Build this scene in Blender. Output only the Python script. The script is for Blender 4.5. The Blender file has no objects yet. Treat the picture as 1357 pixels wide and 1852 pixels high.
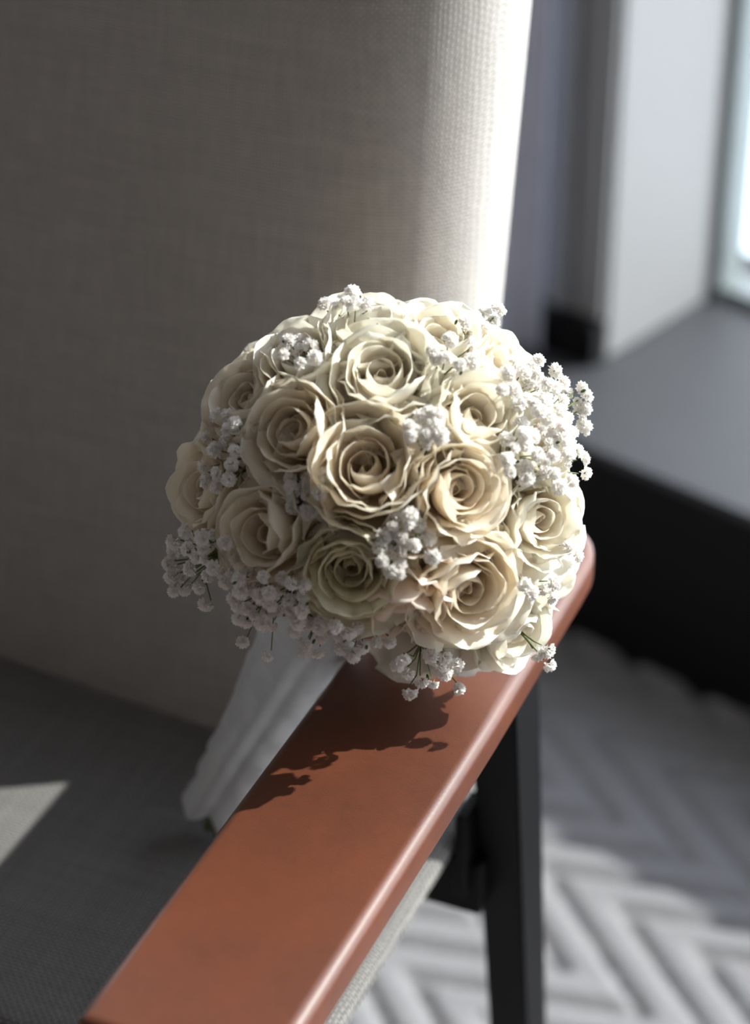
import bpy, bmesh, math, random
import numpy as np
from mathutils import Vector, Matrix

# ------------------------------------------------------------------ camera, sky, sun, exposure
S = bpy.context.scene
COL = S.collection
S.view_settings.view_transform = 'Standard'
S.view_settings.look = 'None'
S.view_settings.gamma = 1.0
S.view_settings.use_curve_mapping = False
S.view_settings.exposure = 0.0
S.cycles.diffuse_bounces = 9
S.cycles.transmission_bounces = 10
S.cycles.max_bounces = 16

cam = bpy.data.cameras.new('camera')
cam.sensor_fit = 'VERTICAL'
cam.sensor_height = 36.0
cam.lens = 85.0
cam.clip_start = 0.05
cam.dof.use_dof = True
cam.dof.focus_distance = 1.185
cam.dof.aperture_fstop = 3.9
camo = bpy.data.objects.new('camera', cam)
camo.location = (0, 0, 1.37)
camo.rotation_euler = (math.radians(90 - 32.425), 0, 0)
COL.objects.link(camo)
S.camera = camo

SUN_AZ, SUN_EL = math.radians(77), math.radians(35.3)
SUN_STRENGTH, SKY_STRENGTH = 9.2, 5.2
world = bpy.data.worlds.new('sky')
S.world = world
world.use_nodes = True
nt = world.node_tree
bg = nt.nodes['Background']
tc = nt.nodes.new('ShaderNodeTexCoord')
sep = nt.nodes.new('ShaderNodeSeparateXYZ')
rmp = nt.nodes.new('ShaderNodeValToRGB')
rmp.color_ramp.elements[0].position = 0.0
rmp.color_ramp.elements[0].color = (1.0, 0.975, 0.97, 1)
rmp.color_ramp.elements[1].position = 0.8
rmp.color_ramp.elements[1].color = (0.82, 0.855, 1.0, 1)
nt.links.new(tc.outputs['Generated'], sep.inputs[0])
nt.links.new(sep.outputs['Z'], rmp.inputs[0])
nt.links.new(rmp.outputs[0], bg.inputs['Color'])
bg.inputs['Strength'].default_value = SKY_STRENGTH

sun = bpy.data.lights.new('sun', 'SUN')
sun.energy = SUN_STRENGTH
sun.angle = math.radians(0.55)
sun.color = (1.0, 0.965, 0.90)
suno = bpy.data.objects.new('sun', sun)
sd = Vector((math.sin(SUN_AZ) * math.cos(SUN_EL), math.cos(SUN_AZ) * math.cos(SUN_EL), math.sin(SUN_EL)))
suno.rotation_euler = sd.to_track_quat('Z', 'Y').to_euler()
suno.location = (6, 3, 6)
COL.objects.link(suno)

# ------------------------------------------------------------------ helpers
def tag(o, label=None, cat=None, group=None, kind=None):
    if label: o['label'] = label
    if cat: o['category'] = cat
    if group: o['group'] = group
    if kind: o['kind'] = kind
    return o

def empty(name, loc, rz=0.0, parent=None):
    o = bpy.data.objects.new(name, None)
    o.empty_display_size = 0.05
    o.location = loc
    o.rotation_euler = (0, 0, rz)
    COL.objects.link(o)
    if parent: o.parent = parent
    return o

def mesh(name, verts, faces, mat, smooth=True, attr=None):
    me = bpy.data.meshes.new(name)
    me.from_pydata([tuple(map(float, v)) for v in verts], [], faces)
    me.materials.append(mat)
    if smooth:
        me.polygons.foreach_set('use_smooth', [True] * len(me.polygons))
    if attr is not None:
        a = me.color_attributes.new('pv', 'FLOAT_COLOR', 'POINT')
        a.data.foreach_set('color', np.asarray(attr, dtype=np.float32).ravel())
    me.update()
    return me

def link(name, me, parent=None):
    o = bpy.data.objects.new(name, me)
    COL.objects.link(o)
    if parent: o.parent = parent
    return o

class MB:
    """collects raw geometry for one mesh object"""
    def __init__(s): s.v = []; s.f = []; s.a = []
    def add(s, v, f, a=None):
        o = len(s.v)
        s.v += [tuple(x) for x in v]
        s.f += [tuple(i + o for i in q) for q in f]
        if a is not None: s.a += list(a)
    def box(s, lo, hi, M=None, bev=0.0):
        bm = bmesh.new()
        bmesh.ops.create_cube(bm, size=1.0)
        for v in bm.verts:
            v.co = Vector([(lo[i] + hi[i]) / 2 + v.co[i] * (hi[i] - lo[i]) for i in range(3)])
        if bev:
            bmesh.ops.bevel(bm, geom=list(bm.edges), offset=bev, segments=3, profile=0.5, affect='EDGES')
        s.bm(bm, M)
    def bm(s, bm, M=None):
        bm.verts.ensure_lookup_table()
        for i, v in enumerate(bm.verts): v.index = i
        s.add([(M @ v.co) if M else v.co.copy() for v in bm.verts], [[v.index for v in f.verts] for f in bm.faces])
        bm.free()
    def tube(s, pts, rad, n=6, cap=True):
        pts = [Vector(p) for p in pts]
        rad = rad if isinstance(rad, (list, tuple)) else [rad] * len(pts)
        v = []; f = []
        up = None
        for i, p in enumerate(pts):
            t = (pts[min(i + 1, len(pts) - 1)] - pts[max(i - 1, 0)]).normalized()
            if up is None:
                up = t.orthogonal().normalized()
            up = (up - t * up.dot(t)).normalized()
            w = t.cross(up)
            for k in range(n):
                a = 2 * math.pi * k / n
                v.append(p + (up * math.cos(a) + w * math.sin(a)) * rad[i])
        for i in range(len(pts) - 1):
            for k in range(n):
                f.append((i * n + k, i * n + (k + 1) % n, (i + 1) * n + (k + 1) % n, (i + 1) * n + k))
        if cap:
            f.append(tuple(range(n))[::-1]); f.append(tuple((len(pts) - 1) * n + k for k in range(n)))
        s.add(v, f)
    def obj(s, name, mat, parent=None, smooth=True):
        return link(name, mesh(name, s.v, s.f, mat, smooth, s.a if s.a else None), parent)

def auto_smooth(o, ang=35):
    """sharp edges for mixed flat and rounded meshes"""
    me = o.data
    bm = bmesh.new(); bm.from_mesh(me)
    for e in bm.edges:
        e.smooth = not (len(e.link_faces) == 2 and e.calc_face_angle(0) > math.radians(ang))
    bm.to_mesh(me); bm.free()
    return o

def outline(x0, x1, y0, y1, radii, n=8):
    """rounded rectangle, corner radii (x0y0, x1y0, x1y1, x0y1), counter-clockwise"""
    pts = []
    for (cx, cy, r, a0) in ((x0, y0, radii[0], 180), (x1, y0, radii[1], 270), (x1, y1, radii[2], 0), (x0, y1, radii[3], 90)):
        ox = cx + r if a0 in (180, 90) else cx - r
        oy = cy + r if a0 in (180, 270) else cy - r
        for k in range(n + 1):
            a = math.radians(a0 + 90 * k / n)
            pts.append((ox + r * math.cos(a), oy + r * math.sin(a)))
    return pts

def slab(x0, x1, y0, y1, z0, z1, radii, edge, edge_z=None, crown=0.0, n=8, m=7, inner=10, bump=None):
    """a pad: rounded outline, rounded top and bottom rims, slightly crowned top; returns verts, faces"""
    edge_z = edge_z or min(edge, (z1 - z0) / 2)
    cx, cy = (x0 + x1) / 2, (y0 + y1) / 2
    hx, hy = (x1 - x0) / 2, (y1 - y0) / 2
    rings = []
    def ring(inset, z):
        kx, ky = (hx - inset) / hx, (hy - inset) / hy
        return [(cx + (x - cx) * kx, cy + (y - cy) * ky, z) for x, y in outline(x0, x1, y0, y1, radii, n)]
    for k in range(inner):                         # bottom face
        t = k / inner
        rings.append(ring(edge + (min(hx, hy) - edge) * 0.995 * (1 - t), z0))
    for k in range(m + 1):
        a = math.pi / 2 * k / m
        rings.append(ring(edge * (1 - math.sin(a)), z0 + edge_z * (1 - math.cos(a))))
    for k in range(m + 1):
        a = math.pi / 2 * k / m
        rings.append(ring(edge * (1 - math.cos(a)), z1 - edge_z * (1 - math.sin(a))))
    for k in range(1, inner + 1):
        t = k / inner
        rings.append(ring(edge + (min(hx, hy) - edge) * 0.995 * t, z1 + crown * (1 - (1 - t) ** 2)))
    N = len(rings[0]); v = [p for r in rings for p in r]; f = []
    for i in range(len(rings) - 1):
        for k in range(N):
            f.append((i * N + k, i * N + (k + 1) % N, (i + 1) * N + (k + 1) % N, (i + 1) * N + k))
    f.append(tuple(range(N))[::-1]); f.append(tuple((len(rings) - 1) * N + k for k in range(N)))
    if bump: v = [bump(p) for p in v]
    return v, f

# ------------------------------------------------------------------ materials
def new_mat(name):
    m = bpy.data.materials.new(name); m.use_nodes = True
    n = m.node_tree
    return m, n, n.nodes['Principled BSDF'], n.nodes['Material Output']

def nd(n, t, **kw):
    x = n.nodes.new(t)
    for k, v in kw.items(): setattr(x, k, v)
    return x

def math_n(n, op, a, b=None, c=None):
    x = nd(n, 'ShaderNodeMath', operation=op)
    for i, q in enumerate((a, b, c)):
        if q is None: continue
        if isinstance(q, (int, float)): x.inputs[i].default_value = q
        else: n.links.new(q, x.inputs[i])
    return x.outputs[0]

def mixc(n, fac, a, b, blend='MIX'):
    x = nd(n, 'ShaderNodeMix', data_type='RGBA', blend_type=blend)
    for sock, q in ((x.inputs['Factor'], fac), (x.inputs['A'], a), (x.inputs['B'], b)):
        if isinstance(q, (int, float)): sock.default_value = q
        elif isinstance(q, tuple): sock.default_value = (*q, 1)
        else: n.links.new(q, sock)
    return x.outputs['Result']

def noise(n, vec, scale, detail=3, rough=0.5):
    x = nd(n, 'ShaderNodeTexNoise')
    x.inputs['Scale'].default_value = scale; x.inputs['Detail'].default_value = detail
    x.inputs['Roughness'].default_value = rough
    if vec is not None: n.links.new(vec, x.inputs['Vector'])
    return x.outputs['Fac']

def mapped(n, vec, scale=(1, 1, 1), rot=(0, 0, 0)):
    x = nd(n, 'ShaderNodeMapping')
    x.inputs['Scale'].default_value = scale; x.inputs['Rotation'].default_value = rot
    n.links.new(vec, x.inputs['Vector'])
    return x.outputs[0]

def bump(n, b, h, strength, dist):
    x = nd(n, 'ShaderNodeBump')
    x.inputs['Strength'].default_value = strength; x.inputs['Distance'].default_value = dist
    n.links.new(h, x.inputs['Height']); n.links.new(x.outputs[0], b.inputs['Normal'])

def mr(n, v, a, b, c, d):
    x = nd(n, 'ShaderNodeMapRange')
    for i, q in enumerate((a, b, c, d)): x.inputs[i + 1].default_value = q
    n.links.new(v, x.inputs[0])
    return x.outputs[0]

def plain(name, col, rough=0.6, noise_scale=None, amt=0.15, spec=0.5, bump_d=None):
    m, n, b, o = new_mat(name)
    b.inputs['Roughness'].default_value = rough
    b.inputs['Specular IOR Level'].default_value = spec
    if noise_scale:
        t = nd(n, 'ShaderNodeTexCoord').outputs['Object']
        f = noise(n, t, noise_scale, 4)
        c = mixc(n, f, tuple(x * (1 - amt) for x in col), tuple(min(1, x * (1 + amt)) for x in col))
        n.links.new(c, b.inputs['Base Color'])
        if bump_d: bump(n, b, f, 0.4, bump_d)
    else:
        b.inputs['Base Color'].default_value = (*col, 1)
    return m

def fabric(name, axes, pitch, dark, light, slub=0.25, gap=0.9):
    """plain weave: threads alternate over and under; axes picks the two object axes that span the cloth"""
    m, n, b, o = new_mat(name)
    t = nd(n, 'ShaderNodeTexCoord').outputs['Object']
    s = nd(n, 'ShaderNodeSeparateXYZ'); n.links.new(t, s.inputs[0])
    U, V = s.outputs[axes[0]], s.outputs[axes[1]]
    wob = math_n(n, 'MULTIPLY', math_n(n, 'SUBTRACT', noise(n, t, 60, 2), 0.5), pitch * 0.8)
    U = math_n(n, 'ADD', U, wob); V = math_n(n, 'ADD', V, wob)
    k = math.pi / pitch
    su = math_n(n, 'SINE', math_n(n, 'MULTIPLY', U, k)); sv = math_n(n, 'SINE', math_n(n, 'MULTIPLY', V, k))
    au = math_n(n, 'ABSOLUTE', su); av = math_n(n, 'ABSOLUTE', sv)
    prod = math_n(n, 'MULTIPLY', su, sv)
    over = mr(n, prod, -0.25, 0.25, 0, 1)
    # weft thread height av (bright dash where it passes over), warp height au
    hw = math_n(n, 'MULTIPLY', av, math_n(n, 'ADD', 0.35, math_n(n, 'MULTIPLY', over, 0.65)))
    hp = math_n(n, 'MULTIPLY', au, math_n(n, 'SUBTRACT', 1.0, math_n(n, 'MULTIPLY', over, 0.65)))
    hp = math_n(n, 'MULTIPLY', hp, 0.75)
    h = math_n(n, 'MAXIMUM', hw, hp)
    slu = noise(n, mapped(n, t, tuple(9 if i == axes[0] else 260 for i in range(3))), 1.0, 3)
    slv = noise(n, mapped(n, t, tuple(9 if i == axes[1] else 260 for i in range(3))), 1.0, 3)
    sl = math_n(n, 'ADD', slu, slv)
    tone = mr(n, sl, 0.6, 1.4, 1 - slub, 1 + slub)
    f = mr(n, h, 0.25, gap, 0, 1)
    c = mixc(n, f, dark, light)
    vm = nd(n, 'ShaderNodeVectorMath', operation='SCALE')
    n.links.new(c, vm.inputs[0]); n.links.new(tone, vm.inputs['Scale'])
    n.links.new(vm.outputs[0], b.inputs['Base Color'])
    b.inputs['Roughness'].default_value = 0.9
    b.inputs['Specular IOR Level'].default_value = 0.2
    b.inputs['Sheen Weight'].default_value = 0.15
    bump(n, b, h, 0.6, pitch * 0.4)
    return m

def leather():
    m, n, b, o = new_mat('tan_leather')
    t = nd(n, 'ShaderNodeTexCoord').outputs['Object']
    blot = noise(n, t, 9, 4, 0.6)
    c = mixc(n, mr(n, blot, 0.35, 0.62, 1, 0), (0.138, 0.039, 0.0175), (0.092, 0.030, 0.017))
    fine = noise(n, t, 220, 3)
    c = mixc(n, mr(n, fine, 0.3, 0.7, 0, 0.25), c, (0.165, 0.052, 0.025))
    n.links.new(c, b.inputs['Base Color'])
    b.inputs['Roughness'].default_value = 0.42
    b.inputs['Specular IOR Level'].default_value = 0.34
    b.inputs['Coat Weight'].default_value = 0.3
    b.inputs['Coat Roughness'].default_value = 0.30
    vor = nd(n, 'ShaderNodeTexVoronoi'); vor.inputs['Scale'].default_value = 900
    n.links.new(t, vor.inputs['Vector'])
    bump(n, b, math_n(n, 'ADD', vor.outputs['Distance'], math_n(n, 'MULTIPLY', fine, 0.6)), 0.12, 0.0004)
    return m

def petal_mat():
    m, n, b, o = new_mat('cream_petal')
    at = nd(n, 'ShaderNodeAttribute', attribute_name='pv')
    s = nd(n, 'ShaderNodeSeparateColor'); n.links.new(at.outputs['Color'], s.inputs[0])
    v, t = s.outputs[0], s.outputs[1]
    oi = nd(n, 'ShaderNodeObjectInfo')
    warm = mr(n, v, 0.10, 0.80, 1.0, 0.0)
    heart = mr(n, t, 0.0, 0.55, 0.55, 0.0)
    w = math_n(n, 'MINIMUM', math_n(n, 'ADD', math_n(n, 'MULTIPLY', warm, 0.85), math_n(n, 'MULTIPLY', heart, 0.6)), 1.0)
    c = mixc(n, w, (0.968, 0.954, 0.926), (0.955, 0.875, 0.785))
    tx = nd(n, 'ShaderNodeTexCoord').outputs['Object']
    c = mixc(n, mr(n, noise(n, tx, 180, 4), 0.4, 0.75, 0, 0.18), c, (0.945, 0.905, 0.85))
    c = mixc(n, 1.0, c, oi.outputs['Color'], 'MULTIPLY')
    n.links.new(c, b.inputs['Base Color'])
    b.inputs['Roughness'].default_value = 0.52
    b.inputs['Specular IOR Level'].default_value = 0.35
    bump(n, b, noise(n, mapped(n, tx, (500, 500, 120)), 1.0, 3), 0.12, 0.0004)
    tr = nd(n, 'ShaderNodeBsdfTranslucent')
    n.links.new(mixc(n, 1.0, c, (1.0, 0.98, 0.94), 'MULTIPLY'), tr.inputs['Color'])
    mx = nd(n, 'ShaderNodeMixShader'); mx.inputs[0].default_value = 0.52
    n.links.new(b.outputs[0], mx.inputs[1]); n.links.new(tr.outputs[0], mx.inputs[2])
    n.links.new(mx.outputs[0], o.inputs['Surface'])
    return m

def thin(name, col, trans=0.3, rough=0.6, scale=200, amt=0.15):
    m, n, b, o = new_mat(name)
    t = nd(n, 'ShaderNodeTexCoord').outputs['Object']
    f = noise(n, t, scale, 3)
    c = mixc(n, f, tuple(x * (1 - amt) for x in col), tuple(min(1, x * (1 + amt)) for x in col))
    n.links.new(c, b.inputs['Base Color'])
    b.inputs['Roughness'].default_value = rough; b.inputs['Specular IOR Level'].default_value = 0.3
    tr = nd(n, 'ShaderNodeBsdfTranslucent'); n.links.new(c, tr.inputs['Color'])
    mx = nd(n, 'ShaderNodeMixShader'); mx.inputs[0].default_value = trans
    n.links.new(b.outputs[0], mx.inputs[1]); n.links.new(tr.outputs[0], mx.inputs[2])
    n.links.new(mx.outputs[0], o.inputs['Surface'])
    return m

def glass():
    m, n, b, o = new_mat('window_glass')
    n.nodes.remove(b)
    tp = nd(n, 'ShaderNodeBsdfTransparent'); tp.inputs[0].default_value = (0.93, 0.965, 0.97, 1)
    gl = nd(n, 'ShaderNodeBsdfGlossy'); gl.inputs['Roughness'].default_value = 0.01
    lw = nd(n, 'ShaderNodeLayerWeight'); lw.inputs['Blend'].default_value = 0.5
    fr = math_n(n, 'ADD', math_n(n, 'MULTIPLY', math_n(n, 'POWER', lw.outputs['Facing'], 5.0), 0.9), 0.03)
    mx = nd(n, 'ShaderNodeMixShader')
    n.links.new(fr, mx.inputs[0]); n.links.new(tp.outputs[0], mx.inputs[1]); n.links.new(gl.outputs[0], mx.inputs[2])
    n.links.new(mx.outputs[0], o.inputs['Surface'])
    return m

def carpet_mat():
    m, n, b, o = new_mat('carpet_pile')
    t = nd(n, 'ShaderNodeTexCoord').outputs['Object']
    f = noise(n, t, 450, 3, 0.7); g = noise(n, t, 14, 3)
    c = mixc(n, f, (0.20, 0.19, 0.197), (0.31, 0.298, 0.303))
    c = mixc(n, mr(n, g, 0.3, 0.7, 0, 0.3), c, (0.245, 0.235, 0.242))
    n.links.new(c, b.inputs['Base Color'])
    b.inputs['Roughness'].default_value = 0.95; b.inputs['Specular IOR Level'].default_value = 0.1
    bump(n, b, f, 0.7, 0.003)
    return m

def ribbon_mat():
    m, n, b, o = new_mat('satin_ribbon')
    t = nd(n, 'ShaderNodeTexCoord').outputs['Object']
    f = noise(n, mapped(n, t, (40, 40, 900)), 1.0, 2)
    n.links.new(mixc(n, f, (0.50, 0.495, 0.51), (0.60, 0.595, 0.61)), b.inputs['Base Color'])
    b.inputs['Roughness'].default_value = 0.38
    b.inputs['Sheen Weight'].default_value = 0.2
    b.inputs['Specular IOR Level'].default_value = 0.55
    return m

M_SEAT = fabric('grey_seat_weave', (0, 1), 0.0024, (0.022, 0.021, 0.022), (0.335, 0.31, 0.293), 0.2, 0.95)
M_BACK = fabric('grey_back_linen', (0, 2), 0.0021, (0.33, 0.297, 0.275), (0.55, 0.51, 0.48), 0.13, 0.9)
M_LEATHER = leather()
M_BLACK = plain('black_frame', (0.0045, 0.0043, 0.0048), 0.55, 40, 0.25, 0.15)
M_PETAL = petal_mat()
M_FLORET = thin('gypsophila_white', (0.90, 0.875, 0.85), 0.35, 0.7, 300, 0.06)
M_STEM = thin('stem_green', (0.13, 0.16, 0.06), 0.1, 0.55)
M_LEAF = thin('leaf_green', (0.07, 0.11, 0.035), 0.2, 0.5)
M_RIBBON = ribbon_mat()
M_CARPET = carpet_mat()
M_WALL = plain('painted_wall', (0.34, 0.305, 0.28), 0.8, 6, 0.04)
M_CEIL = plain('ceiling_paint', (0.24, 0.22, 0.21), 0.9, 6, 0.03)
M_FLOOR = plain('floor_screed', (0.25, 0.24, 0.246), 0.9, 8, 0.08)
M_PIER = plain('pier_paint', (0.23, 0.226, 0.232), 0.6, 5, 0.03)
M_LEDGE = plain('ledge_stone', (0.036, 0.036, 0.041), 0.6, 30, 0.15)
M_LEDGE_FRONT = plain('ledge_front_black', (0.005, 0.005, 0.006), 0.65, 30, 0.2, 0.2)
M_FRAME = plain('window_frame_metal', (0.16, 0.18, 0.185), 0.45, 30, 0.1)
M_GLASS = glass()
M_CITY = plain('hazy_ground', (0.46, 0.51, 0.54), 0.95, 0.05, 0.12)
M_DRAPE = plain('blue_grey_drape', (0.46, 0.47, 0.56), 0.9, 20, 0.08, 0.2)

# ------------------------------------------------------------------ the room: u runs along the window wall, v outward through it
RO = Vector((0.197, 1.9395, 0.0))
RTH = math.radians(-41.2)
RM = Matrix.Translation(RO) @ Matrix.Rotation(RTH, 4, 'Z')
def room_box(name, lo, hi, mat, parent=None, kind='structure', bev=0.0):
    b = MB(); b.box(lo, hi, None, bev)
    o = b.obj(name, mat, parent, smooth=False)
    if not parent: o.matrix_world = RM
    if kind and not parent: o['kind'] = kind
    return o
H = 2.75
room_box('floor', (-3.0, -5.0, -0.12), (3.2, 0.45, -0.012), M_FLOOR)
room_box('ceiling', (-3.0, -5.0, H), (3.2, 0.45, H + 0.12), M_CEIL)
room_box('wall_back', (-3.0, -5.12, -0.12), (3.2, -5.0, H + 0.12), M_WALL)
room_box('wall_left', (-3.12, -5.12, -0.12), (-3.0, 0.45, H + 0.12), M_WALL)
room_box('wall_right', (3.2, -5.12, -0.12), (3.32, 0.45, H + 0.12), M_WALL)
ledge = room_box('trim_1', (-3.0, 0.0, -0.012), (3.2, 0.45, 0.205), M_LEDGE_FRONT)
room_box('ledge_top', (-3.0, -0.006, 0.205), (3.2, 0.40, 0.2155), M_LEDGE, ledge, bev=0.002)
pier = room_box('trim_2', (-0.166, 0.137, 0.2155), (-0.079, 0.36, H), M_PIER, bev=0.004)
room_box('pier_moulding', (-0.148, 0.128, 0.262), (-0.122, 0.137, H), M_PIER, pier)
room_box('pier_moulding', (-0.112, 0.131, 0.262), (-0.083, 0.137, H), M_PIER, pier)
room_box('pier_skirting', (-0.176, 0.118, 0.2155), (-0.081, 0.137, 0.258), M_LEDGE_FRONT, pier)
room_box('trim_3', (2.55, 0.137, 0.2155), (2.64, 0.36, H), M_PIER, bev=0.004)
def window(name, u0, u1):
    z0, z1, w = 0.2155, H, 0.010
    fr = MB()
    for lo, hi in (((u0, 0.318, z0), (u0 + w, 0.36, z1)), ((u1 - w, 0.318, z0), (u1, 0.36, z1)),
                   ((u0, 0.325, z0), (u1, 0.36, z0 + 0.012)), ((u0, 0.318, z1 - 0.05), (u1, 0.36, z1))):
        fr.box(lo, hi)
    o = fr.obj(name, M_FRAME, None, False)
    o.matrix_world = RM; o['kind'] = 'structure'
    g = MB(); g.box((u0 + w, 0.337, z0 + 0.012), (u1 - w, 0.343, z1 - 0.05))
    g.obj('window_pane', M_GLASS, o, False)
    al = bpy.data.lights.new('window_portal', 'AREA')
    al.shape = 'RECTANGLE'; al.size = u1 - u0; al.size_y = z1 - z0
    al.cycles.is_portal = True
    lo = bpy.data.objects.new('window_portal', al)
    lo.matrix_world = RM @ Matrix.Translation(((u0 + u1) / 2, 0.40, (z0 + z1) / 2)) @ Matrix.Rotation(math.radians(-90), 4, 'X')
    COL.objects.link(lo)
window('window_1', -0.079, 2.55)
window('window_2', -3.0, -0.166)
window('window_3', 2.64, 3.2)

# the view from the window: a hazy ground far below and one blue block
g = MB(); g.box((-160, -160, -16.4), (160, 160, -16.0))
tag(g.obj('ground', M_CITY, None, False), kind='structure')

# a blue-grey drape drawn back beside the pier
def drape():
    us = np.linspace(-0.78, -0.133, 96)
    v = []; f = []
    zs = np.linspace(0.222, H - 0.01, 14)
    for side in (0, 1):
        for z in zs:
            for u in us:
                q = 0.082 + 0.020 * math.sin(u * 75) + 0.006 * math.sin(u * 31 + z) + (0.004 if side else 0.0)
                v.append((u, q, z))
    n, k = len(us), len(zs)
    for side in (0, 1):
        o = side * n * k
        for i in range(k - 1):
            for j in range(n - 1):
                q = (o + i * n + j, o + i * n + j + 1, o + (i + 1) * n + j + 1, o + (i + 1) * n + j)
                f.append(q if not side else q[::-1])
    e = n * k
    for i in range(k - 1):
        f.append((i * n + n - 1, e + i * n + n - 1, e + (i + 1) * n + n - 1, (i + 1) * n + n - 1))
        f.append((i * n, (i + 1) * n, e + (i + 1) * n, e + i * n))
    o = link('curtain', mesh('curtain', v, f, M_DRAPE))
    o.matrix_world = RM
    tag(o, 'blue grey curtain seen as a strip between the chair back and the pier', 'curtain')
drape()

# ------------------------------------------------------------------ carpet with zigzag ribs
def carpet():
    s = np.arange(-1.25, 1.15, 0.0055); t = np.arange(-1.75, 0.0001, 0.0055)
    ss, tt = np.meshgrid(s, t, indexing='ij')
    per, band, cot = 0.0800, 0.089, 1 / math.tan(math.radians(28))
    S0, T0 = 0.112, -0.118                     # a corner of the zigzag and the axis it lies on
    q = np.abs(((tt - T0) / band) % 2.0 - 1.0)  # 1 on the axis, 0 one band away
    ph = ((ss - S0) + (1 - q) * band * cot * -1.0) / per
    fr = np.abs((ph % 1.0) - 0.5) * 2.0        # 1 in the groove
    z = -0.011 * np.clip((fr - 0.52) / 0.48, 0, 1) ** 1.3
    rng = np.random.default_rng(2)
    z = np.minimum(z + rng.normal(0, 0.0004, z.shape), 0.0)
    v = np.stack([ss, tt, z], -1).reshape(-1, 3)
    nx, ny = ss.shape
    i = np.arange(nx - 1)[:, None] * ny + np.arange(ny - 1)[None, :]
    f = np.stack([i, i + ny, i + ny + 1, i + 1], -1).reshape(-1, 4)
    me = mesh('carpet', v, [tuple(map(int, q)) for q in f], M_CARPET)
    o = link('carpet', me)
    o.matrix_world = RM
    tag(o, 'pale grey carpet with raised zigzag ribs beside the black ledge', 'carpet')
carpet()

# ------------------------------------------------------------------ armchair: x to the right of the seat, y towards its back
ch = empty('armchair', (-0.1319, 0.7685, 0.0), math.radians(-23.17))
tag(ch, 'grey fabric armchair with tan leather armrests and black legs', 'armchair')
XL = -0.614                                     # outer face of the far arm
def pad(name, args, mat, M=None, **kw):
    v, f = slab(*args, **kw)
    if M: v = [tuple(M @ Vector(p)) for p in v]
    return link(name, mesh(name, v, f, mat), ch)

def arm(flip, name):
    """flat leather pad, its far end swept in along the side of the backrest"""
    W, L = 0.094, 0.60
    pts = [(0.004, 0.0), (0.090, 0.0), (0.094, 0.004)]
    for k in range(9): pts.append((0.094 - 0.0024 * max(0, (k - 5) / 3), 0.03 + 0.385 * k / 8))
    c0, c1, c2 = (0.0915, 0.428), (0.088, 0.463), (0.066, 0.466)
    for k in range(1, 13):
        t = k / 12
        pts.append(tuple((1 - t) ** 2 * c0[i] + 2 * (1 - t) * t * c1[i] + t * t * c2[i] for i in (0, 1)))
    pts += [(0.052, 0.472), (0.040, 0.486), (0.030, 0.502), (0.019, 0.516), (0.008, 0.522), (0.0, 0.5225)]
    for k in range(1, 14): pts.append((0.0, 0.5225 * (1 - k / 14)))
    pts.append((0.0, 0.004))
    n = len(pts)
    def inset(d):
        out = []
        for i in range(n):
            p0, p, p1 = Vector(pts[i - 1]), Vector(pts[i]), Vector(pts[(i + 1) % n])
            a, b = (p - p0).normalized(), (p1 - p).normalized()
            t = (a + b).normalized()
            out.append(p + Vector((-t.y, t.x)) * d / max(0.6, t.dot(a)))
        return out
    z0, z1, e, m = 0.598, 0.6205, 0.0068, 8
    rings = []
    for k in range(m + 1):
        q = math.pi / 2 * k / m
        rings.append([(p.x, p.y, z0 + e * (1 - math.cos(q)) * 0.6) for p in inset(e * (1 - math.sin(q)))])
    for k in range(m + 1):
        q = math.pi / 2 * k / m
        rings.append([(p.x, p.y, z1 - e * (1 - math.sin(q))) for p in inset(e * (1 - math.cos(q)))])
    v = [q for r in rings for q in r]; f = []
    if flip: v = [(XL + W - x - 0.0, y, z) for x, y, z in v]
    for i in range(len(rings) - 1):
        for k in range(n): f.append((i * n + k, i * n + (k + 1) % n, (i + 1) * n + (k + 1) % n, (i + 1) * n + k))
    f.append(tuple(range(n))[::-1]); f.append(tuple((len(rings) - 1) * n + k for k in range(n)))
    if flip: f = [q[::-1] for q in f]
    return auto_smooth(link(name, mesh(name, v, f, M_LEATHER), ch), 30)
arm(False, 'armrest')
arm(True, 'armrest')
sq = lambda r: (r, r, r, r)
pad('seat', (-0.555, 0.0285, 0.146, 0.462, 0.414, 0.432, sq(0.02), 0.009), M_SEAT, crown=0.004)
pad('seat_front', (-0.555, 0.0285, 0.03, 0.144, 0.404, 0.434, sq(0.012), 0.015), M_SEAT)
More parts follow.
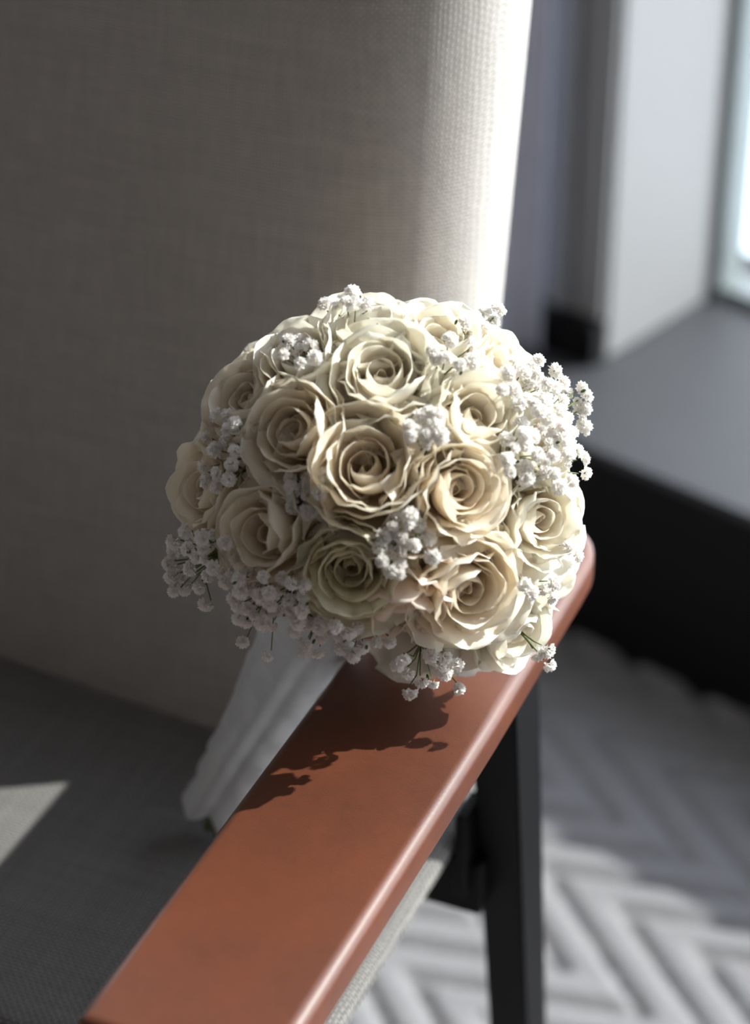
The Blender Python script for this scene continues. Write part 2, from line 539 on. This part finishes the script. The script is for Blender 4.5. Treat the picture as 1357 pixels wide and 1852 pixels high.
# backrest: a pad built in x and height, then stood up and reclined by eight degrees
REC = math.radians(8)
BM = Matrix.Translation((0, 0.438, 0.425)) @ Matrix.Translation((-.264, 0, 0)) @ Matrix.Rotation(math.radians(-5.5), 4, 'Z') @ Matrix.Translation((.264, 0, 0)) @ Matrix.Rotation(math.radians(90) - REC, 4, 'X')
def back():
    x0, x1 = -0.506, -0.0235
    def bulge(p):
        x, y, z = p
        return (x + 0.006 * math.sin(y * 9.0 + 0.6) * (1 if x > -0.2 else 0), y, z)
    v, f = slab(x0, x1, -0.12, 0.74, -0.15, 0.0, sq(0.05), 0.085, 0.064, crown=0.006, n=8, m=12, inner=14, bump=bulge)
    v = [tuple(BM @ Vector(p)) for p in v]
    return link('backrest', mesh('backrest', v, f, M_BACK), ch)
back()
def leg(p0, p1, sx, sy, top):
    b = MB()
    x0, y0, z0 = p0; x1, y1, z1 = p1
    v = []
    for (x, y, z, k) in ((x1, y1, z1, 0.85), (x0, y0, z0, 1.0)):
        v += [(x - sx * k, y - sy * k, z), (x + sx * k, y - sy * k, z), (x + sx * k, y + sy * k, z), (x - sx * k, y + sy * k, z)]
    bm = bmesh.new()
    vs = [bm.verts.new(q) for q in v]
    for q in ((3, 2, 1, 0), (4, 5, 6, 7), (0, 1, 5, 4), (1, 2, 6, 5), (2, 3, 7, 6), (3, 0, 4, 7)): bm.faces.new([vs[i] for i in q])
    bmesh.ops.bevel(bm, geom=list(bm.edges), offset=0.002, segments=2, affect='EDGES')
    b.bm(bm)
    return b.obj('leg', M_BLACK, ch, False)
for xx in (0.052, XL + 0.042):
    leg((xx, 0.393, 0.598), (xx, 0.492, 0.002), 0.0145, 0.021, 0)
    leg((xx, 0.050, 0.598), (xx, 0.020, 0.002), 0.0145, 0.021, 0)
b = MB(); b.box((XL + 0.05, 0.392, 0.372), (0.045, 0.412, 0.411), None, 0.002); b.obj('rear_rail', M_BLACK, ch, False)
b = MB(); b.box((0.030, 0.384, 0.390), (0.0375, 0.412, 0.452), None, 0.002); b.obj('seat_gap_light_block', M_BLACK, ch, False)  # added black filler, hides a bright sunlit spot between seat and leg
b = MB(); b.box((0.034, 0.40, 0.568), (0.074, 0.456, 0.5975), None, 0.002); b.obj('arm_sun_block', M_BLACK, ch, False)  # added block under the arm end, stops sun slipping past the leg
b = MB(); b.box((-0.0145, 0.405, 0.434), (-0.0035, 0.50, 0.565), None, 0.002); b.obj('back_sun_block', M_BLACK, ch, False)  # added plate behind the bouquet, keeps stray sun off the seat
b = MB(); b.box((XL + 0.05, 0.035, 0.375), (0.045, 0.055, 0.403), None, 0.002); b.obj('front_rail', M_BLACK, ch, False)
for xx in (-0.03, XL + 0.124):
    b = MB(); b.box((xx - 0.01, 0.05, 0.385), (xx + 0.01, 0.40, 0.4125), None, 0.002); b.obj('side_rail', M_BLACK, ch, False)

ROSES=[
 ((-0.0073, -0.0769, 0.0666), (-0.062, -0.653, 0.755), 0.0309, 0, 20, 'w'),
 ((-0.044, -0.0572, 0.0721), (-0.362, -0.626, 0.69), 0.0263, 1, 200, 'w'),
 ((0.0009, -0.0373, 0.0949), (0.007, -0.467, 0.884), 0.0274, 2, 80, 'c'),
 ((0.0501, -0.0467, 0.0756), (0.416, -0.546, 0.727), 0.0263, 3, 140, 'c'),
 ((0.0418, -0.0782, 0.0503), (0.474, -0.742, 0.474), 0.0257, 4, 10, 'w'),
 ((-0.0606, -0.0779, 0.0257), (-0.575, -0.734, 0.361), 0.0257, 3, 260, 'w'),
 ((-0.0156, -0.0995, 0.0161), (-0.127, -0.965, 0.228), 0.0251, 4, 120, 'g'),
 ((0.0451, -0.0914, -0.0028), (0.377, -0.923, 0.076), 0.028, 2, 300, 'w'),
 ((0.0823, -0.0573, 0.0186), (0.563, -0.749, 0.35), 0.0246, 0, 150, 'c'),
 ((0.0708, -0.0478, -0.0595), (0.561, -0.801, -0.21), 0.024, 1, 30, 'c'),
 ((-0.0689, -0.0226, 0.0718), (-0.594, -0.359, 0.72), 0.0251, 2, 0, 'w'),
 ((-0.0928, -0.0345, 0.0246), (-0.82, -0.473, 0.323), 0.0251, 0, 70, 'w'),
 ((-0.0088, -0.0055, 0.1015), (-0.076, -0.211, 0.974), 0.0263, 1, 110, 'c'),
 ((0.0308, -0.0067, 0.097), (0.265, -0.221, 0.938), 0.0257, 4, 220, 'c'),
 ((-0.0417, -0.0166, 0.0916), (-0.357, -0.304, 0.883), 0.024, 3, 330, 'c'),
 ((0.092, -0.0322, -0.0345), (0.854, -0.477, -0.209), 0.0217, 3, 90, 'c'),
 ((0.0113, -0.0943, -0.0132), (0.101, -0.858, -0.504), 0.024, 1, 0, 'p'),
 ((0.0797, -0.0352, 0.0531), (0.685, -0.467, 0.559), 0.0229, 4, 190, 'c'),
 ((0.0603, -0.0082, 0.0819), (0.525, -0.237, 0.817), 0.0229, 0, 240, 'c'),
 ((-0.0565, 0.077, 0.0359), (-0.553, 0.755, 0.352), 0.027, 5, 241, 'c'),
 ((0.0101, 0.0908, 0.0454), (0.099, 0.89, 0.445), 0.027, 5, 289, 'c'),
 ((0.0771, 0.0617, 0.0257), (0.756, 0.605, 0.252), 0.027, 5, 8, 'c'),
 ((-0.0891, 0.0472, -0.0157), (-0.873, 0.462, -0.154), 0.027, 5, 290, 'c'),
 ((0.0897, 0.0398, -0.0279), (0.879, 0.391, -0.273), 0.027, 5, 168, 'c'),
 ((0.0307, 0.0951, -0.0205), (0.301, 0.932, -0.201), 0.027, 5, 185, 'c'),
 ((-0.0358, 0.092, -0.0256), (-0.351, 0.902, -0.251), 0.027, 5, 226, 'c'),
 ((0.0632, -0.0102, -0.0794), (0.619, -0.1, -0.779), 0.027, 5, 102, 'c'),
 ((0.0724, 0.0531, -0.0483), (0.71, 0.521, -0.474), 0.027, 5, 352, 'c'),
 ((0.0101, 0.0609, -0.0812), (0.1, 0.597, -0.796), 0.027, 5, 19, 'c'),
 ((-0.0513, 0.0513, -0.0718), (-0.503, 0.503, -0.704), 0.027, 5, 100, 'c'),
 ((0.0405, -0.0081, -0.0932), (0.397, -0.079, -0.914), 0.027, 5, 138, 'c'),
]
SPRAYS=[
  [ (-0.0785,-0.0269,0.0601), (-0.0722,-0.0424,0.0610), (-0.0774,-0.0520,0.0351), (-0.0785,-0.0406,0.0489), (-0.0722,-0.0315,0.0621), (-0.0712,-0.0617,0.0456), (-0.0826,-0.0432,0.0331), (-0.0836,-0.0261,0.0475), (-0.0693,-0.0377,0.0548), (-0.0845,-0.0371,0.0379), (-0.0769,-0.0514,0.0423), (-0.0685,-0.0546,0.0568), (-0.0698,-0.0579,0.0516), (-0.0730,-0.0400,0.0536), (-0.0685,-0.0445,0.0658) ],
  [ (-0.0411,-0.0741,0.0379), (-0.0416,-0.0738,0.0485), (-0.0260,-0.0716,0.0538), (-0.0331,-0.0706,0.0502), (-0.0339,-0.0749,0.0454), (-0.0298,-0.0775,0.0392), (-0.0280,-0.0810,0.0505), (-0.0419,-0.0682,0.0498), (-0.0404,-0.0718,0.0422), (-0.0247,-0.0725,0.0491), (-0.0369,-0.0701,0.0459), (-0.0340,-0.0778,0.0378) ],
  [ (0.0095,-0.0936,0.0261), (0.0046,-0.0937,0.0258), (0.0219,-0.0888,0.0303), (0.0153,-0.0961,0.0311), (0.0007,-0.1006,0.0251), (0.0087,-0.1011,0.0188), (0.0095,-0.0926,0.0336), (0.0079,-0.0862,0.0405), (0.0055,-0.0906,0.0373), (-0.0005,-0.0953,0.0294), (0.0015,-0.0925,0.0335), (0.0093,-0.0987,0.0224), (0.0239,-0.0957,0.0246), (0.0047,-0.1009,0.0206), (0.0125,-0.0904,0.0389), (0.0178,-0.0880,0.0371), (0.0134,-0.0919,0.0449) ],
  [ (0.0625,-0.0357,0.0794), (0.0699,-0.0163,0.0714), (0.0802,-0.0180,0.0722), (0.0730,-0.0080,0.0752), (0.0604,-0.0257,0.0820), (0.0788,-0.0211,0.0662), (0.0641,-0.0132,0.0802), (0.0572,-0.0413,0.0822), (0.0739,-0.0191,0.0722), (0.0868,0.0238,0.0560), (0.0684,-0.0160,0.0769), (0.0734,-0.0322,0.0684), (0.0697,-0.0310,0.0710), (0.0888,0.0196,0.0482), (0.0764,-0.0048,0.0776), (0.0652,-0.0341,0.0712), (0.0754,-0.0156,0.0751) ],
  [ (0.0869,-0.0164,0.0561), (0.0750,-0.0406,0.0703), (0.0884,-0.0055,0.0558), (0.0785,-0.0264,0.0667), (0.0929,-0.0213,0.0470), (0.0992,0.0119,0.0371), (0.0910,-0.0083,0.0474), (0.0821,-0.0331,0.0508), (0.0893,-0.0001,0.0628), (0.0894,-0.0293,0.0476), (0.0866,-0.0315,0.0565), (0.0977,0.0146,0.0417), (0.0998,0.0182,0.0494), (0.0834,-0.0164,0.0695), (0.0930,0.0181,0.0467), (0.1012,0.0089,0.0324), (0.1019,0.0160,0.0459), (0.0824,-0.0289,0.0532), (0.0792,-0.0338,0.0630), (0.1020,0.0132,0.0406) ],
  [ (0.0679,-0.0542,0.0476), (0.0768,-0.0482,0.0409), (0.0807,-0.0388,0.0499), (0.0660,-0.0416,0.0635), (0.0623,-0.0587,0.0609), (0.0605,-0.0637,0.0508), (0.0588,-0.0539,0.0622), (0.0713,-0.0463,0.0598), (0.0675,-0.0522,0.0590), (0.0732,-0.0546,0.0549), (0.0773,-0.0529,0.0504), (0.0668,-0.0536,0.0649), (0.0688,-0.0579,0.0437), (0.0765,-0.0326,0.0547), (0.0587,-0.0656,0.0587) ],
  [ (0.0868,-0.0367,0.0523), (0.0899,-0.0359,0.0436), (0.0819,-0.0562,0.0454), (0.0967,-0.0095,0.0296), (0.0980,-0.0313,0.0384), (0.0999,-0.0226,0.0251), (0.0915,-0.0245,0.0422), (0.0784,-0.0494,0.0424), (0.0890,-0.0326,0.0366), (0.0906,-0.0499,0.0371), (0.0844,-0.0558,0.0379), (0.0818,-0.0513,0.0524) ],
  [ (-0.0835,-0.0634,0.0015), (-0.1040,-0.0280,-0.0262), (-0.1012,-0.0368,-0.0056), (-0.0927,-0.0467,-0.0150), (-0.0944,-0.0300,-0.0316), (-0.0790,-0.0769,0.0060), (-0.0933,-0.0549,0.0119), (-0.0976,-0.0334,-0.0355), (-0.0847,-0.0622,0.0069), (-0.0989,-0.0300,-0.0304), (-0.1028,-0.0351,-0.0363), (-0.0883,-0.0531,-0.0219), (-0.1042,-0.0311,-0.0304), (-0.0832,-0.0615,-0.0095), (-0.1027,-0.0234,-0.0200), (-0.0881,-0.0548,-0.0022), (-0.0849,-0.0677,0.0171), (-0.0917,-0.0638,0.0079), (-0.1055,-0.0272,-0.0246), (-0.0855,-0.0555,-0.0298) ],
  [ (-0.0544,-0.0926,0.0111), (-0.0644,-0.0761,-0.0259), (-0.0556,-0.0928,-0.0150), (-0.0669,-0.0836,-0.0113), (-0.0565,-0.0929,0.0007), (-0.0627,-0.0867,-0.0108), (-0.0656,-0.0870,-0.0010), (-0.0514,-0.0968,-0.0025), (-0.0634,-0.0786,0.0041), (-0.0622,-0.0825,0.0006), (-0.0519,-0.0959,0.0042), (-0.0700,-0.0788,-0.0104), (-0.0662,-0.0868,0.0059), (-0.0545,-0.0783,-0.0443), (-0.0672,-0.0653,-0.0454), (-0.0677,-0.0825,-0.0195) ],
  [ (-0.0541,-0.0872,-0.0043), (-0.0361,-0.0954,0.0018), (-0.0412,-0.0969,0.0103), (-0.0565,-0.0805,-0.0012), (-0.0502,-0.0827,-0.0141), (-0.0389,-0.0962,-0.0123), (-0.0492,-0.0928,0.0016), (-0.0598,-0.0861,-0.0135), (-0.0370,-0.0982,-0.0039), (-0.0541,-0.0831,-0.0166), (-0.0432,-0.0925,-0.0022), (-0.0523,-0.0860,-0.0207), (-0.0430,-0.0923,-0.0081), (-0.0457,-0.0894,0.0085), (-0.0602,-0.0853,-0.0014), (-0.0356,-0.0972,0.0096), (-0.0621,-0.0727,-0.0181) ],
  [ (-0.0211,-0.1011,-0.0112), (-0.0274,-0.0935,-0.0120), (-0.0285,-0.0945,-0.0161), (-0.0384,-0.0928,-0.0094), (-0.0325,-0.0898,-0.0173), (-0.0285,-0.0914,-0.0240), (-0.0356,-0.0894,-0.0288), (-0.0376,-0.0872,-0.0193), (-0.0407,-0.0910,-0.0208), (-0.0365,-0.0917,-0.0326), (-0.0301,-0.0808,-0.0401) ],
  [ (0.0042,-0.0929,-0.0255), (-0.0017,-0.0933,-0.0253), (-0.0110,-0.0959,-0.0155), (-0.0089,-0.0965,-0.0262), (-0.0129,-0.0963,-0.0310), (-0.0150,-0.0972,-0.0168), (-0.0183,-0.0940,-0.0283), (-0.0199,-0.0925,-0.0225) ],
  [ (0.0199,-0.0826,-0.0569), (0.0309,-0.0842,-0.0411), (0.0136,-0.0897,-0.0460), (0.0286,-0.0820,-0.0483), (0.0243,-0.0874,-0.0375), (0.0367,-0.0768,-0.0506), (0.0114,-0.0981,-0.0319), (0.0084,-0.0934,-0.0391), (0.0260,-0.0665,-0.0692), (0.0312,-0.0858,-0.0495), (0.0149,-0.0600,-0.0802), (0.0391,-0.0597,-0.0781) ],
  [ (0.0250,-0.0635,0.0756), (0.0131,-0.0652,0.0765), (0.0266,-0.0582,0.0780), (0.0277,-0.0684,0.0730), (0.0189,-0.0565,0.0761), (0.0174,-0.0648,0.0734), (0.0229,-0.0545,0.0778), (0.0204,-0.0683,0.0690), (0.0214,-0.0674,0.0733), (0.0139,-0.0694,0.0737) ],
  [ (0.0327,-0.0213,0.0978), (0.0263,-0.0318,0.0932), (0.0371,-0.0391,0.0943), (0.0308,-0.0333,0.0947), (0.0248,-0.0280,0.0954), (0.0428,-0.0306,0.0916), (0.0431,-0.0158,0.0923) ],
  [ (-0.0432,-0.0172,0.0945), (-0.0384,-0.0157,0.0889), (-0.0389,-0.0114,0.0923), (-0.0305,-0.0313,0.0937), (-0.0373,-0.0351,0.0926), (-0.0460,-0.0233,0.0908), (-0.0333,-0.0183,0.0927) ],
  [ (-0.0134,0.0095,0.1070), (-0.0265,0.0057,0.1026), (-0.0065,-0.0002,0.1056), (-0.0216,0.0071,0.1005), (-0.0123,-0.0075,0.1093), (-0.0165,0.0019,0.1060) ],
  [ (0.0898,-0.0555,0.0033), (0.0960,-0.0448,-0.0086), (0.0950,-0.0260,-0.0251) ],
  [ (0.0829,-0.0509,-0.0608), (0.0838,-0.0557,-0.0664), (0.0783,-0.0515,-0.0625) ],
  [ (0.0792,-0.0567,-0.0199), (0.0833,-0.0647,-0.0117), (0.0682,-0.0806,-0.0014), (0.0717,-0.0791,-0.0070), (0.0830,-0.0569,-0.0242) ],
  [ (-0.0731,-0.0717,0.0167), (-0.0797,-0.0579,0.0119), (-0.0808,-0.0544,0.0044), (-0.0705,-0.0697,-0.0033), (-0.0759,-0.0635,-0.0067), (-0.0685,-0.0685,0.0041), (-0.0738,-0.0712,-0.0063) ],
  [ (0.0586,0.0394,0.0816), (0.0460,0.0107,0.0930), (0.0520,0.0396,0.0803), (0.0560,0.0373,0.0760), (0.0500,0.0065,0.0896), (0.0401,-0.0075,0.0997) ],
]

# ------------------------------------------------------------------ bouquet; tables are metres from the centre of the flower head
HEAD = Vector((0.0026, 1.0293, 0.728))
FOOT = Vector((-0.0945, 1.1065, 0.458))         # lower end of the wrapped handle, beside the armrest
bq = empty('bouquet', FOOT)
tag(bq, 'round bouquet of cream roses and white filler flowers leaning over the tan armrest', 'bouquet')
OFF = HEAD - FOOT

def bez(a, b, c, t): return (1 - t) ** 2 * a + 2 * (1 - t) * t * b + t * t * c
def sst(a, b, x):
    x = np.clip((x - a) / (b - a), 0, 1); return x * x * (3 - 2 * x)

def petal(rng, t, phi, w, P0, P1, P2, tip, roll, spiral, wav, nu=13, nv=11, thick=0.010):
    """one petal in rose units (bloom radius 1): a cupped sheet with rolled rim and a soft point; thin but two-sided"""
    u, v = np.meshgrid(np.linspace(-1, 1, nu), np.linspace(0, 1, nv), indexing='ij')
    au = np.abs(u)
    L = 1 - 0.20 * au ** 3.2 + tip * np.clip(1 - au * 2.2, 0, 1) ** 1.3
    vv = v * L
    r = bez(P0[0], P1[0], P2[0], vv); z = bez(P0[1], P1[1], P2[1], vv)
    f = 0.42 + 0.58 * np.sin(np.pi / 2 * np.minimum(1, v * 1.25))
    ang = phi + w * u * f
    k = sst(0.70, 1.0, v)
    kk = k * (0.55 + 0.45 * np.cos(np.pi * (au * 2 - 1)) ** 2)
    r = r + roll * kk * 1.1
    z = z - roll * kk ** 2 * 0.9
    side = sst(0.72, 1.0, au)
    r = r + roll * 0.45 * side * v
    r = r * (1 + spiral * u)
    p1, p2, p3 = rng.uniform(0, 6.28, 3)
    z = z + wav * v ** 3 * (np.sin(3.2 * u + p1) + 0.35 * np.sin(9 * u + p2))
    r = r + wav * v ** 2 * (np.sin(2.6 * u + p2) + 0.3 * np.sin(8 * u + p3))
    P = np.stack([r * np.cos(ang), r * np.sin(ang), z], -1)
    du = np.gradient(P, axis=0); dv = np.gradient(P, axis=1)
    N = np.cross(du, dv); N /= np.linalg.norm(N, axis=-1, keepdims=True) + 1e-9
    th = thick * (1.0 - 0.5 * v[..., None])
    A = (P + N * th / 2).reshape(-1, 3); B = (P - N * th / 2).reshape(-1, 3)
    n = nu * nv; F = []
    idx = lambda i, j: i * nv + j
    for i in range(nu - 1):
        for j in range(nv - 1):
            a, b, c, d = idx(i, j), idx(i + 1, j), idx(i + 1, j + 1), idx(i, j + 1)
            F.append((a, b, c, d)); F.append((n + d, n + c, n + b, n + a))
    rim = [idx(i, 0) for i in range(nu)] + [idx(nu - 1, j) for j in range(1, nv)] + [idx(i, nv - 1) for i in range(nu - 2, -1, -1)] + [idx(0, j) for j in range(nv - 2, 0, -1)]
    for a, b in zip(rim, rim[1:] + rim[:1]): F.append((b, a, n + a, n + b))
    at = np.stack([v, np.full_like(v, t), np.zeros_like(v), np.ones_like(v)], -1).reshape(-1, 4)
    return np.concatenate([A, B]), F, np.concatenate([at, at])

def rose_variant(seed, n=17, cup=0.0, openness=1.0, hidden=False):
    """returns heart mesh (inner whorls with calyx cone) and the list of outer petal meshes, unit size"""
    rng = np.random.default_rng(seed)
    heart = MB(); outer = []
    nin = 9
    phi = rng.uniform(0, 6.28)
    tk = np.array([0, .12, .3, .5, .7, .86, 1.0])
    zk = np.array([.70 - cup, .79 - cup * .8, .91 - cup * .3, .97, .94, .86, .72])
    for i in range(n):
        t = i / (n - 1)
        phi += math.radians(137.5 + rng.uniform(-22, 22))
        rr = 0.05 + 0.93 * t ** 0.92 * (openness if t > .5 else 1) + rng.uniform(-.035, .035) * min(1, 3 * t)
        zr = float(np.interp(t, tk, zk)) + rng.uniform(-.045, .045)
        P0 = (0.05 + 0.12 * t, 0.12 * (1 - t))
        P1 = (rr + 0.10 * (1 - t) + 0.10, zr * (0.46 - 0.20 * t))
        P2 = (rr, zr)
        w = float(np.interp(t, [0, .1, .3, .6, 1], [2.6, 2.1, 1.55, 1.25, 1.05])) * rng.uniform(.9, 1.12)
        roll = 0.012 + 0.20 * t ** 1.1 * rng.uniform(.45, 1.35)
        tip = 0.03 + 0.12 * min(1, t * 2) * rng.uniform(.2, 1.2)
        sp = float(np.interp(t, [0, .2, 1], [.34, .16, .09]))
        wav = 0.002 + 0.010 * t
        p = petal(rng, t, phi, w, P0, P1, P2, tip, roll, sp, wav, nu=17, nv=13)
        if i < nin or hidden: heart.add(*p)
        else: outer.append(p)
    for j in range(3):                                              # guard petals that lie back against the neighbours
        phi += math.radians(125 + rng.uniform(-20, 20))
        R = rng.uniform(1.04, 1.30)
        p = petal(rng, 1.0, phi, 0.92, (0.16, 0.0), (R * .95, 0.02), (R, rng.uniform(.42, .74)), .09, rng.uniform(.18, .36), .07, .022)
        if hidden: heart.add(*p)
        else: outer.append(p)
    # calyx cone under the petals keeps the base closed
    v = []; f = []
    for k, (r, z) in enumerate(((0.08, -0.32), (0.20, -0.12), (0.26, 0.06), (0.14, 0.16))):
        v += [(r * math.cos(a * math.pi / 4), r * math.sin(a * math.pi / 4), z) for a in range(8)]
    for k in range(3):
        for a in range(8): f.append((k * 8 + a, k * 8 + (a + 1) % 8, k * 8 + 8 + (a + 1) % 8, k * 8 + 8 + a))
    heart.add(v, f, [(0.1, 1, 0, 1)] * len(v))
    hm = mesh('rose', heart.v, heart.f, M_PETAL, True, heart.a)
    om = [mesh('petal', V, F, M_PETAL, True, A) for V, F, A in outer]
    return hm, om

VARIANTS = [rose_variant(11, 18, 0.06, 1.0), rose_variant(23, 16, 0.00, .96), rose_variant(37, 18, 0.02, 1.06),
            rose_variant(41, 16, 0.16, 1.0), rose_variant(59, 19, 0.12, .98), rose_variant(71, 15, 0.05, 1.0, True)]
TINT = {'w': (1.0, 0.975, 0.93, 1), 'c': (1.0, 1.0, 0.98, 1), 'g': (0.96, 0.955, 0.86, 1), 'p': (1.0, 0.94, 0.89, 1)}
ZS = 1.22                                       # roses stand a little taller than wide
def rose_matrix(pos, nrm, rad, spin):
    nrm = Vector(nrm).normalized()
    q = nrm.to_track_quat('Z', 'Y').to_matrix().to_4x4()
    base = Vector(pos) - nrm * rad * 0.95 * ZS
    return Matrix.Translation(OFF + base) @ q @ Matrix.Rotation(math.radians(spin), 4, 'Z') @ Matrix.Diagonal((rad, rad, rad * ZS, 1))
for pos, nrm, rad, var, spin, tint in ROSES:
    hm, om = VARIANTS[var]
    r = link('rose', hm, bq)
    r.matrix_local = rose_matrix(pos, nrm, rad, spin)
    r.color = TINT[tint]
    for me in om:
        p = link('petal', me, r)
        p.color = TINT[tint]

# ---- baby's breath: each floret is a ruffled puff of tiny notched petals on a green cup
def floret_mesh(seed):
    rng = np.random.default_rng(seed)
    mb = MB()
    N = 40
    for i in range(N):
        zz = 1 - 1.15 * (i + .5) / N
        th = i * 2.39996 + rng.uniform(-.3, .3)
        d = Vector((math.sqrt(1 - zz * zz) * math.cos(th), math.sqrt(1 - zz * zz) * math.sin(th), zz))
        tx = d.cross(Vector((0, 0, 1)) if abs(d.z) < .95 else Vector((1, 0, 0))).normalized()
        a = rng.uniform(-1.2, 1.2); ty = d.cross(tx)
        tx, ty = tx * math.cos(a) + ty * math.sin(a), ty * math.cos(a) - tx * math.sin(a)
        w = rng.uniform(.30, .44); R = rng.uniform(.80, 1.08); c = rng.uniform(-.14, .14)
        v = [d * .25 - tx * .07, d * .25 + tx * .07, d * R * .72 - tx * w + ty * c, d * R * .80 + ty * (c * .4 + .05), d * R * .72 + tx * w - ty * c,
             d * R - tx * w * .62 + ty * .14, d * R * .90 + ty * .03, d * R + tx * w * .62 - ty * .05]
        mb.add(v, [(0, 1, 3), (0, 3, 2), (1, 4, 3), (2, 3, 6, 5), (3, 4, 7, 6)])
    return mesh('floret', mb.v, mb.f, M_FLORET, False)
FLORETS = [floret_mesh(k) for k in range(5)]
def bud_mesh():
    mb = MB()
    v = [(0, 0, -1.0)]; f = []
    for k, (r, z) in enumerate(((.34, -.6), (.46, 0), (.36, .55), (.12, .85))):
        v += [(r * math.cos(a * math.pi / 3), r * math.sin(a * math.pi / 3), z) for a in range(6)]
    for a in range(6): f.append((0, 1 + (a + 1) % 6, 1 + a))
    for k in range(3):
        for a in range(6): f.append((1 + k * 6 + a, 1 + k * 6 + (a + 1) % 6, 7 + k * 6 + (a + 1) % 6, 7 + k * 6 + a))
    f.append(tuple(19 + a for a in range(6)))
    mb.add(v, f)
    return mesh('bud', mb.v, mb.f, M_LEAF)
BUD = bud_mesh()
rnd = random.Random(3)
for pts in SPRAYS:
    P = [Vector(p) for p in pts]
    cen = sum(P, Vector()) / len(P)
    root = cen * 0.50
    node = cen * 0.84
    st = MB()
    st.tube([OFF + root, OFF + node], [0.0009, 0.0006], 5)
    heads = []
    for p in P:
        d = (p - node)
        mid = node + d * 0.5 + p.normalized() * 0.004 * rnd.uniform(-1, 1)
        st.tube([OFF + node, OFF + mid, OFF + p * 0.97], [0.0005, 0.00042, 0.00035], 4)
        heads.append((p, (p - node * 0.75).normalized()))
    spray = st.obj('baby_breath_spray', M_STEM, bq)
    for p, d in heads:
        q = (d + Vector((rnd.uniform(-.5, .5), rnd.uniform(-.5, .5), rnd.uniform(-.5, .5)))).normalized()
        R = q.to_track_quat('Z', 'Y').to_matrix().to_4x4()
        s = rnd.uniform(0.0034, 0.0047)
        o = link('floret', rnd.choice(FLORETS), spray)
        o.matrix_local = Matrix.Translation(OFF + p) @ R @ Matrix.Rotation(rnd.uniform(0, 6.28), 4, 'Z') @ Matrix.Scale(s, 4)
    for k in range(max(1, len(P) // 6)):
        p = rnd.choice(P) + Vector((rnd.uniform(-1, 1), rnd.uniform(-1, 1), rnd.uniform(-1, 1))) * 0.004
        o = link('bud', BUD, spray)
        o.matrix_local = Matrix.Translation(OFF + p) @ p.normalized().to_track_quat('Z', 'Y').to_matrix().to_4x4() @ Matrix.Scale(0.0017, 4)

# ---- dark leaves that fill the head between the flowers
lf = MB()
for i in range(150):
    zz = 1 - 2 * (i + .5) / 150; th = i * 2.39996
    d = Vector((math.sqrt(1 - zz * zz) * math.cos(th), math.sqrt(1 - zz * zz) * math.sin(th), zz))
    t1 = d.orthogonal().normalized(); t1 = t1 * math.cos(i) + d.cross(t1) * math.sin(i); t2 = d.cross(t1)
    c = OFF + d * rnd.uniform(.058, .070)
    l, w = rnd.uniform(.016, .022), rnd.uniform(.008, .011)
    lf.add([c - t1 * l, c - t1 * l * .3 - t2 * w + d * .004, c + d * -.001, c - t1 * l * .3 + t2 * w + d * .004,
            c + t1 * l * .4 - t2 * w * .8 + d * .005, c + t1 * l * .4 + t2 * w * .8 + d * .005, c + t1 * l + d * .006],
           [(0, 1, 2), (0, 2, 3), (1, 4, 2), (3, 2, 5), (2, 4, 6), (2, 6, 5)])
fo = lf.obj('foliage', M_LEAF, bq); fo['kind'] = 'stuff'
# ---- stems through the handle, cut ends below the ribbon
AX = (-OFF).normalized()
e1 = AX.orthogonal().normalized(); e2 = AX.cross(e1)
for k in range(12):
    a = k * 2.4; r = 0.0135 * math.sqrt((k + .5) / 12)
    s = MB()
    o = e1 * math.cos(a) * r + e2 * math.sin(a) * r
    s.tube([OFF * 0.80 + o * 1.2, OFF * 0.4 + o, AX * rnd.uniform(.001, .006) + o], 0.0029, 7)
    s.obj('stem', M_STEM, bq)
# ---- satin ribbon: overlapping slanted turns, a notched hem at the lower end
def ribbon():
    L = OFF.length
    nu_, nv_ = 96, 150
    v = []
    fc = Vector((0.02, -0.80, 0.60)); fc = (fc - AX * fc.dot(AX)).normalized(); fs = AX.cross(fc)
    def wrapd(a, c): return (a - c + math.pi) % (2 * math.pi) - math.pi
    for j in range(nv_ + 1):
        t = j / nv_
        for i in range(nu_):
            a = 2 * math.pi * i / nu_                               # angle 0 faces out over the seat
            hem = 0.0005 + 0.016 * math.exp(-(wrapd(a, 0.0) / 0.42) ** 2) + 0.002 * math.sin(2 * a)
            d = hem + (L * 0.76 - hem) * t
            R = 0.0180 + 0.0075 * t ** 1.5
            R += 0.0030 * math.exp(-d / 0.012) * math.cos(2 * wrapd(a, 0.0) + math.pi)    # flared, pinched hem
            ph = (d * 38 - a / (2 * math.pi) * 1.0) % 1.0           # slanted turns of the wrap
            R += 0.0010 * (1 - ph) ** 3
            R -= 0.0022 * math.exp(-(wrapd(a, 0.15 - 3 * d) / 0.16) ** 2)                    # one long pleat
            R += 0.0016 * math.exp(-(wrapd(a, 0.5 - 3 * d) / 0.22) ** 2)
            R += 0.0006 * math.sin(3 * a + d * 70) + 0.0004 * math.sin(5 * a - d * 190)
            v.append(-AX * d + (fc * math.cos(a) + fs * math.sin(a)) * R)
    f = []
    for j in range(nv_):
        for i in range(nu_):
            f.append((j * nu_ + i, j * nu_ + (i + 1) % nu_, (j + 1) * nu_ + (i + 1) % nu_, (j + 1) * nu_ + i))
    o = link('ribbon_wrap', mesh('ribbon_wrap', v, f, M_RIBBON), bq)
    m = o.modifiers.new('thick', 'SOLIDIFY'); m.thickness = 0.0008; m.offset = -1
ribbon()
